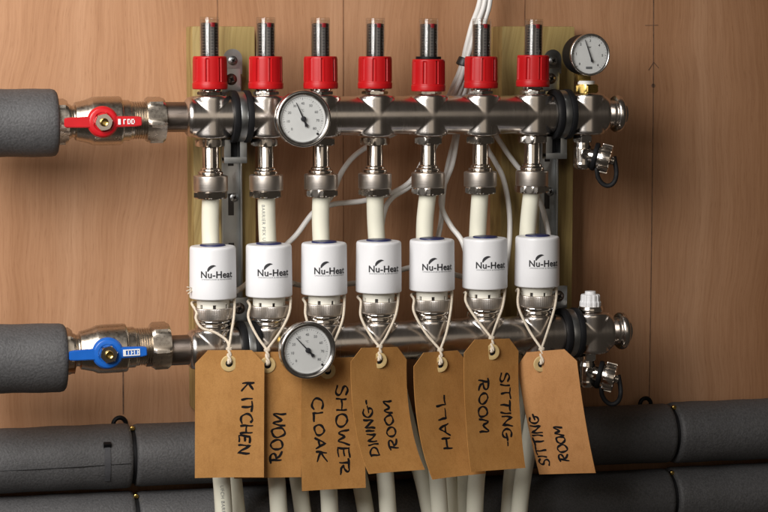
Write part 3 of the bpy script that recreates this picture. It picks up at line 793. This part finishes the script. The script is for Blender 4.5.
# ------------------------------------------------------------------ drain valves and vent
def drain(base, label, fwd):
    t = thing('drain_valve', label, 'drain valve', tuple(base), (0, 0, 0), 'drain valves under the rail ends')
    dx = -.0035
    obj('neck_hex', mesh('dv_hex', hexnut, .0098, -.0068, 0, 'Z', .1), 'chrome', t, (dx, 0, 0))
    obj('body', mesh('dv_body', lathe, bevp([(0, -.032), (.0062, -.032), (.0080, -.0295), (.0084, -.0270), (.0080, -.0255), (.0082, -.0120), (.0072, -.0085), (.0072, -.0060), (0, -.0060)], .0005), 44), 'nickel', t, (dx, 0, 0))
    k = obj('key_screw', mesh('dv_key', lathe, bevp([(0, .0070), (.0050, .0070), (.0050, .0092), (.0042, .0098), (.0032, .0092), (0, .0090)], .0003), 28, 'Y'), 'nickel', t, (dx, 0, -.0175))
    obj('key_slot', mesh('dv_slot', box, (0, -.0093, 0), (.0052, .0006, .0011), 0), 'dark', k, (0, 0, 0), (0, .4, 0))
    # outlet pointing right and a little towards the viewer
    ax = Vector((.88, -.42, -.22)).normalized()
    q = Vector((0, 0, 1)).rotation_difference(ax).to_euler()
    org = Vector((dx, 0, -.0175))
    out = obj('outlet', mesh('dv_out', lathe, bevp([(0, .003), (.0075, .003), (.0075, .0130), (.0100, .0136), (.0100, .0150), (0, .0150)], .0004), 40), 'nickel', t, org, q)
    obj('rubber_ring', mesh('dv_ring', lathe, bevp([(.0085, .0100), (.0128, .0100), (.0132, .0112), (.0132, .0134), (.0126, .0142), (.0085, .0142)], .0004), 48), 'black', out)
    def capr(a, h, r):
        if r > .0118 and .0165 < h < .0262: return r-.0015 if ((a*18/(2*PI)) % 1) < .42 else r
        return r
    cp = obj('cap', mesh('dv_cap', lathe, bevp([(0, .0140), (.0112, .0140), (.0118, .0150), (.0118, .0164), (.0137, .0168), (.0137, .0258), (.0130, .0264), (.0095, .0272), (.0, .0272)], .0004), 180, rf=capr, angle=25), 'nickel', out)
    obj('cap_tip', mesh('dv_tip', lathe, bevp([(0, .0270), (.0042, .0270), (.0042, .0300), (.0030, .0308), (0, .0308)], .0003), 24), 'nickel', cp)
    # strap
    a = org+ax*.0120; b = org+ax*.0285
    hw_ = (b-a)/2+Vector((.001, 0, 0)); cm = (a+b)/2+Vector((.0005, -.006, -.0120))
    pts = [a+Vector((-.001, -.004, -.0090))]+[cm-hw_*math.cos(q*PI/6)+Vector((0, 0, -.0125*math.sin(q*PI/6))) for q in range(7)]+[b+Vector((.0022, -.003, -.0060)), b+Vector((.0010, -.001, .0040))]
    obj('strap', tube([tuple(p) for p in pts], .0022, 10, sub=10, flat=.7), 'black', t)
    return t
drain(UPt(.353, -.0192), 'nickel drain valve with knurled cap under the right end of the upper rail', 0)
drain(LOt(.353, -.0192), 'nickel drain valve with knurled cap under the right end of the lower rail', 0)
t = thing('bleed_plug', 'small white plastic capped bleed plug on the right end of the lower rail', 'bleed plug', tuple(LOt(.3525, .0193)))
obj('base_hex', lathe(bevp([(0, 0), (.0118, 0), (.0118, .0022), (.0110, .0050), (0, .0050)], .0005), 40), 'nickel', t)
cp = obj('cap', lathe(bevp([(0, .0048), (.0098, .0048), (.0098, .0090), (.0090, .0100), (.0088, .0150), (.0080, .0160), (0, .0160)], .0005), 96, rf=lambda a, h, r: r-(.0006 if (r > .006 and int(a*12/PI) % 2) else 0), angle=30), 'white', t)
obj('cap_knob', lathe(bevp([(0, .0158), (.0052, .0158), (.0050, .0188), (0, .0188)], .0005), 24), 'white', cp)

# ------------------------------------------------------------------ cables
def cable(pts, label, r=.0025):
    o = obj('cable', tube([tuple(W(*p)) for p in pts], r, 12, sub=9), 'cable')
    tag(o, label, 'cable', 'white cables behind the manifold'); return o
cable([(483, -40, .040), (480, 0, .040), (472, 25, .036), (466, 48, .034), (462.5, 63, .034), (455, 82, .034), (440, 108, .034), (405, 128, .034), (362, 150, .034), (343, 170, .030), (330, 198, .028), (312, 214, .028), (297, 234, .026), (284, 247, .024), (262, 270, .018), (243, 287, .006), (236, 291, -.012)], 'white cable with black print slanting down to the actuator under KITCHEN')
cable([(486, -40, .036), (485, 0, .036), (477, 25, .033), (471, 46, .031), (465, 64, .030), (459, 82, .030), (448, 104, .030), (432, 140, .030), (416, 174, .030), (398, 190, .030), (365, 200.5, .030), (332, 204.5, .030), (318, 214, .030), (316, 240, .024), (318, 262, .014)], 'white cable running level behind the fourth connector')
cable([(491, -40, .036), (490, 0, .036), (485, 20, .036), (479, 45, .034), (469, 63, .034), (462, 84, .034), (452, 110, .034), (434, 148, .034), (413, 183, .032), (393, 197, .029), (384.5, 211, .027), (381, 236, .022), (382, 262, .012)], 'white cable curling down behind the fourth heating pipe')
cable([(495, -40, .040), (488, 0, .042), (480, 40, .042), (470, 72, .038), (462, 100, .036), (456, 132, .034), (448, 165, .032), (443, 195, .030), (441, 222, .026), (436, 245, .016)], 'white cable dropping straight down beside the fifth heating pipe')
cable([(480, 66, .044), (470, 90, .042), (460, 120, .036), (456.5, 140, .030), (452, 165, .026), (442.5, 190, .026), (442, 208, .024), (451, 226, .018), (462, 241, .008), (468, 262, .0)], 'white cable making an S bend left of the sixth heating pipe')
cable([(478, 70, .046), (481, 100, .044), (492, 128, .038), (504, 148, .034), (514, 162, .032), (528, 180, .030), (540, 202, .028), (546, 222, .024), (549, 240, .018), (548, 262, .006)], 'white cable slanting behind the seventh connector')
cable([(476, 72, .048), (477, 110, .044), (486, 145, .034), (494, 160, .030), (503, 178, .026), (509, 208, .024), (509.5, 240, .020), (505, 275, .008)], 'white cable bowing down right of the sixth heating pipe')
cable([(292, 283, .010), (299, 285, .018), (322, 288, .022), (347, 284, .022), (375, 281, .022), (404, 269, .022), (430, 266, .022), (456, 275, .020), (480, 281, .014)], 'white cable passing low behind the white actuators')
tm = lathe(bevp([(.0042, -.0038), (.0085, -.0038), (.0085, .0038), (.0042, .0038)], .001), 24, close=True)
ct = obj('cable_tie', tm, 'tie', None, tuple(W(465.5, 63.5, .033)), (0, .45, 0)); ct.scale = (1.0, .75, 1)
tag(ct, 'small black tie gathering the white cables at the left of the sixth flow meter', 'cable tie')

# ------------------------------------------------------------------ paper tags, handwriting, strings
GL = {  # single stroke capitals in a unit box, x 0..w, y 0..1
    'A': (.75, [[(0, 0), (.36, 1), (.72, 0)], [(.14, .38), (.62, .36)]]),
    'C': (.70, [[(.66, .86), (.45, 1), (.16, .86), (.02, .5), (.14, .13), (.42, 0), (.68, .14)]]),
    'D': (.75, [[(.05, 1), (.06, 0)], [(-.04, .98), (.40, .92), (.70, .55), (.60, .18), (.05, 0)]]),
    'E': (.62, [[(.04, 1), (.04, 0), (.58, .02)], [(.04, .52), (.48, .54)], [(.0, .98), (.58, 1)]]),
    'G': (.80, [[(.66, .88), (.40, 1), (.12, .80), (.02, .42), (.20, .06), (.52, .03), (.68, .24), (.66, .42)], [(.36, .42), (.92, .44)]]),
    'H': (.70, [[(.04, 1), (.02, 0)], [(.64, 1), (.66, 0)], [(.02, .5), (.66, .52)]]),
    'I': (.14, [[(.07, 1), (.07, 0)]]),
    'K': (.70, [[(.06, 1), (.04, 0)], [(.62, .96), (.06, .48), (.68, .0)]]),
    'L': (.60, [[(.05, 1), (.03, 0), (.58, .03)]]),
    'M': (.90, [[(.0, 0), (.10, 1), (.42, .36), (.76, 1), (.86, 0)]]),
    'N': (.74, [[(.02, 0), (.06, 1), (.64, .02), (.68, 1)]]),
    'O': (.78, [[(.40, 1), (.12, .84), (.02, .48), (.18, .10), (.44, .0), (.70, .20), (.74, .58), (.60, .90), (.38, 1)]]),
    'R': (.78, [[(.14, .98), (.11, 0)], [(-.10, .95), (.50, 1), (.66, .80), (.54, .58), (.26, .46)], [(.26, .46), (.44, .20), (.80, .04)]]),
    'S': (.66, [[(.62, .86), (.36, 1), (.08, .84), (.14, .60), (.52, .44), (.60, .18), (.34, .0), (.0, .14)]]),
    'T': (.72, [[(.36, 1), (.36, 0)], [(-.02, .97), (.76, 1)]]),
    'W': (.95, [[(.0, 1), (.20, .04), (.46, .62), (.70, .02), (.94, 1)]]),
    '-': (.40, [[(.05, .45), (.35, .46)]]), ' ': (.28, []),
}
TAG_W, TAG_UP, TAG_DN = .0595, .0115, .0990
def tag_surface(prm):
    """(u right, v down from the hole) in metres -> local point"""
    rot, b1, b2, cu, off, tw = prm['rot'], prm['b1'], prm['b2'], prm['cu'], prm['off'], prm.get('tw', 0)
    ca, sa = math.cos(rot), math.sin(rot)
    def fn(u, v, lift=0):
        t = max(0, v)/TAG_DN
        u2 = u+off
        x = u2*ca-v*sa*1.0; z = -(v*ca+u2*sa)
        y = -(b1*t+b2*t*t)-cu*(u2/.03)**2*(.3+.7*t)-tw*(u2/.03)*t-lift+.00045*math.sin(u2*95+prm['rot']*400)*math.sin(v*60+prm['Y']*900)
        z += (b1*t+b2*t*t)**2*.9/TAG_DN
        yw = prm.get('yaw', 0); cy, sy = math.cos(yw), math.sin(yw)
        return Vector((x*cy-y*sy, x*sy+y*cy, z))
    return fn
def tag_mesh(fn, cl, TAG_DN):
    bm = bmesh.new(); nu, nv = 22, 40; ch = .0115; grid = {}
    hw = TAG_W/2; th = .0007
    hole_r = .0024
    def edge(v):
        d = v+TAG_UP
        return hw-max(0, ch-d)*.95 if d < ch else hw
    front, back = {}, {}
    vs_l = [-TAG_UP, -TAG_UP+ch*.5, -TAG_UP+ch]+[(-TAG_UP+ch)+(TAG_DN-(-TAG_UP+ch))*k/(nv-3) for k in range(1, nv-2)]
    nv = len(vs_l)-1
    for j, v in enumerate(vs_l):
        e = edge(v)
        for i in range(nu+1):
            u = -e+2*e*i/nu
            front[i, j] = bm.verts.new(fn(u, v, 0)); back[i, j] = bm.verts.new(fn(u, v, -th))
    for j in range(nv):
        for i in range(nu):
            bm.faces.new((front[i, j], front[i+1, j], front[i+1, j+1], front[i, j+1]))
            bm.faces.new((back[i, j], back[i, j+1], back[i+1, j+1], back[i+1, j]))
    for i in range(nu):
        bm.faces.new((front[i, 0], back[i, 0], back[i+1, 0], front[i+1, 0])); bm.faces.new((front[i, nv], front[i+1, nv], back[i+1, nv], back[i, nv]))
    for j in range(nv):
        bm.faces.new((front[0, j], front[0, j+1], back[0, j+1], back[0, j])); bm.faces.new((front[nu, j], back[nu, j], back[nu, j+1], front[nu, j+1]))
    return finish(bm, 40)
def write(fn, words):
    """words: (text, u, v start, letter height, letter length along v, direction +1 down / -1 up)"""
    bm = bmesh.new()
    for (s, u0, v0, hgt, wid, dr, lean) in words:
        pen = 0
        for chx in s:
            w, strokes = GL[chx]
            jit = random.uniform(-.07, .07); sc_ = random.uniform(.90, 1.10); hs = random.uniform(.90, 1.10); sk = random.uniform(-.12, .12)
            for st in strokes:
                pts = []
                P2 = [Vector((x, y, 0)) for x, y in st]
                if len(P2) > 2: P2 = spline(P2, 5) if len(P2) > 4 else P2
                dense = []
                for a, b in zip(P2, P2[1:]):
                    n = max(1, int((b-a).length/.12))
                    dense += [a+(b-a)*k/n for k in range(n)]
                dense.append(P2[-1])
                for p in dense:
                    al = (pen+p.x*sc_)*wid; al += sk*(p.y-.5)*hgt; ac = ((p.y-.5)*hs+jit)*hgt+.00032*math.sin(al*620+pen*5); al += .00030*math.sin(ac*560+pen*9)
                    if dr > 0: u, v = u0+ac-al*lean, v0+al        # reads downwards, letter tops to the right
                    else: u, v = u0-ac+al*lean, v0-al              # reads upwards, letter tops to the left
                    pts.append((u, v))
                # ribbon on the surface
                prev = None; n = len(pts)
                for k in range(n):
                    a = Vector(pts[max(0, k-1)]); b = Vector(pts[min(n-1, k+1)]); d = (b-a)
                    if d.length < 1e-9: continue
                    d.normalize(); nn = Vector((-d.y, d.x))*(.00092*(1+.26*math.sin(k*.55+pen*3))*(.75 if k in (0, n-1) else 1))
                    if k == 0: c = Vector(pts[k])-d*.0004
                    elif k == n-1: c = Vector(pts[k])+d*.0004
                    else: c = Vector(pts[k])
                    cur = [bm.verts.new(fn(*(c+nn), .00012)), bm.verts.new(fn(*(c-nn), .00012))]
                    if prev: bm.faces.new((prev[0], prev[1], cur[1], cur[0]))
                    prev = cur
            pen += w*sc_+.16
    return finish(bm)
TAGS = [
    dict(hole=(229, 363.5), Y=-.058, rot=.012, yaw=-.16, b1=.002, b2=.004, cu=.0006, off=.0007, words=[('K ITCHEN', .0162, .0165, .0098, .0110, 1, .06)], name='KITCHEN'),
    dict(hole=(267.5, 365), Y=-.0535, rot=.030, yaw=-.02, b1=.001, b2=.0025, cu=.0006, off=.0020, words=[('ROOM', .0070, .0850, .0110, .0118, -1, .06)], name='ROOM, half hidden behind the KITCHEN tag'),
    dict(hole=(327.5, 371), Y=-.0525, rot=.030, yaw=.12, b1=.002, b2=.006, cu=.0010, off=.0055, len=.1045, words=[('SHOWER', .0075, .0130, .0100, .0148, 1, -.04), ('CLOAK', -.0150, .0235, .0098, .0136, 1, -.09)], name='SHOWER CLOAK'),
    dict(hole=(379, 360.5), Y=-.0600, rot=.055, yaw=.34, b1=.002, b2=.030, cu=.0010, off=.0, len=.1040, words=[('DINING-', -.0150, .0850, .0100, .0108, -1, .0), ('ROOM', .0060, .0795, .0100, .0125, -1, .03)], name='DINING ROOM'),
    dict(hole=(440, 364.5), Y=-.0570, rot=.030, yaw=.36, b1=.002, b2=.026, cu=.0012, off=.0005, len=.1040, words=[('HALL', -.0015, .0755, .0100, .0160, -1, -.02)], name='HALL'),
    dict(hole=(491.5, 352), Y=-.0650, rot=.050, yaw=.30, b1=.002, b2=.014, cu=.0008, off=.0003, len=.1060, words=[('SITTING-', .0150, .0190, .0100, .0118, 1, .0), ('ROOM', -.0095, .0240, .0100, .0130, 1, .02)], name='SITTING ROOM, darker and hanging highest'),
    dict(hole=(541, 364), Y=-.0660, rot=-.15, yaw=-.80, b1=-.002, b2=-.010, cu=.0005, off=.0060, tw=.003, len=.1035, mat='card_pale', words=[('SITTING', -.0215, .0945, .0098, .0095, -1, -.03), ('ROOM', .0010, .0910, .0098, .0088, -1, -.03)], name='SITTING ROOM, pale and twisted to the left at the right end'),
]
STR = [
    ([(196.5, 312), (196, 319), (202, 328), (216, 333), (227, 341)], [(234.5, 300), (234, 316), (231, 335)], (229, 349)),
    ([(250, 306), (248.5, 318), (257, 336)], [(290.5, 298), (289, 314), (280, 332)], (267, 350)),
    ([(305.5, 304), (306, 317), (315, 340)], [(344.5, 296), (343, 318), (336, 338)], (327.5, 356)),
    ([(361, 302), (361, 317), (371, 336)], [(398.5, 293), (396, 314), (387, 335)], (379.5, 347)),
    ([(414, 300), (414, 312), (425, 332)], [(452, 292), (450.5, 312), (446, 334)], (440.3, 350)),
    ([(466, 293), (466, 302), (475, 317)], [(505, 289), (502.5, 307), (496, 325)], (491.5, 338)),
    ([(518.5, 290), (518.5, 307), (529, 330)], [(556.5, 288), (555, 306), (548, 330)], (541.5, 349)),
]
for i, prm in enumerate(TAGS):
    hp = W(*prm['hole'], prm['Y'])
    t = thing('paper_tag', 'brown manila tag handwritten %s' % prm['name'], 'tag', tuple(hp), (0, 0, 0), 'handwritten room tags')
    fn = tag_surface(prm)
    # hole sits at u=-off so that the card can be shifted about its eyelet
    f2 = lambda u, v, lift=0, fn=fn: fn(u, v, lift)
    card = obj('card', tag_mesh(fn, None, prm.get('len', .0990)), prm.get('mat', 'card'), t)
    sh = fn(-prm['off'], 0, 0)
    ey = obj('eyelet', lathe(bevp([(.0031, .0002), (.0031, .0009), (.0068, .0009), (.0073, .0002)], .0002), 40, 'Y', close=True), 'eyelet', t, tuple(sh+Vector((0, -.0001, 0))))
    obj('eyelet_hole', lathe([(0, .0001), (.0033, .0001), (.0033, .0005), (0, .0005)], 28, 'Y'), 'black', ey)
    obj('handwriting', write(fn, prm['words']), 'ink', t)
    # string: one loop round the actuator neck, a knot, and the two strands into the eyelet
    left, right, knot = STR[i]
    nk = LOt(.05*i, .0400)
    K = W(*knot, min(prm['Y']+.003, -.0535)); H = hp+Vector((0, -.0020, .0012))
    def ys(pts, y0, y1): return [W(p[0], p[1], y0+(y1-y0)*k/max(1, len(pts)-1)) for k, p in enumerate(pts)]
    Lp = ys(left, YL-.006, -.047); Rp = ys(right, YL-.006, -.047)
    back = [nk+Vector((.0185*math.cos(a), .0185*math.sin(a), 0)) for a in (.25, .9, PI/2, PI-.9, PI-.25)]
    s = thing('string_loop', 'cream cotton string tying the %s tag from the left to its actuator' % ORD[i], 'string', tuple(K), (0, 0, 0), 'tag strings')
    r_s = .0012
    rel = lambda P: [tuple(Vector(p)-K) for p in P]
    obj('loop', tube(rel([K]+Rp[::-1]+back+Lp+[K]), r_s, 8, sub=8), 'string', s)
    # twisted pair from the knot to the eyelet
    bm = bmesh.new(); n = 30
    for ph in (0, PI):
        pth = []
        for k in range(n):
            u = k/(n-1); p = K*(1-u)+H*u-K; a = ph+u*7
            w = .0012*(1-.25*u); pth.append(p+Vector((w*math.cos(a), w*math.sin(a)-.0006, 0)))
        e = pth[-1]; pth += [e+Vector((0, .0008, -.0006)), e+Vector((0, .0030, -.0008))]
        add_tube(bm, pth, r_s, 8)
    obj('twisted_end', finish(bm, 60), 'string', s)
    bm = bmesh.new(); pth = [Vector((.0017*math.cos(a), .0017*math.sin(a)-.0004, .0004*math.sin(2*a)+.0012*(a/12.6-.5))) for a in [12.6*k/40 for k in range(41)]]
    add_tube(bm, pth, r_s, 8); obj('knot', finish(bm, 60), 'string', s)
    if i == 0:
        bm = bmesh.new(); o0 = W(194, 289.5, YL-.004)-K
        for (ex, ey_) in ((187, 287), (186.5, 291), (188, 294)):
            e = W(ex, ey_, YL-.008)-K; add_tube(bm, [o0, (o0+e)/2+Vector((0, -.001, .0006)), e], .0005, 6)
        obj('frayed_end', finish(bm, 60), 'string', s)
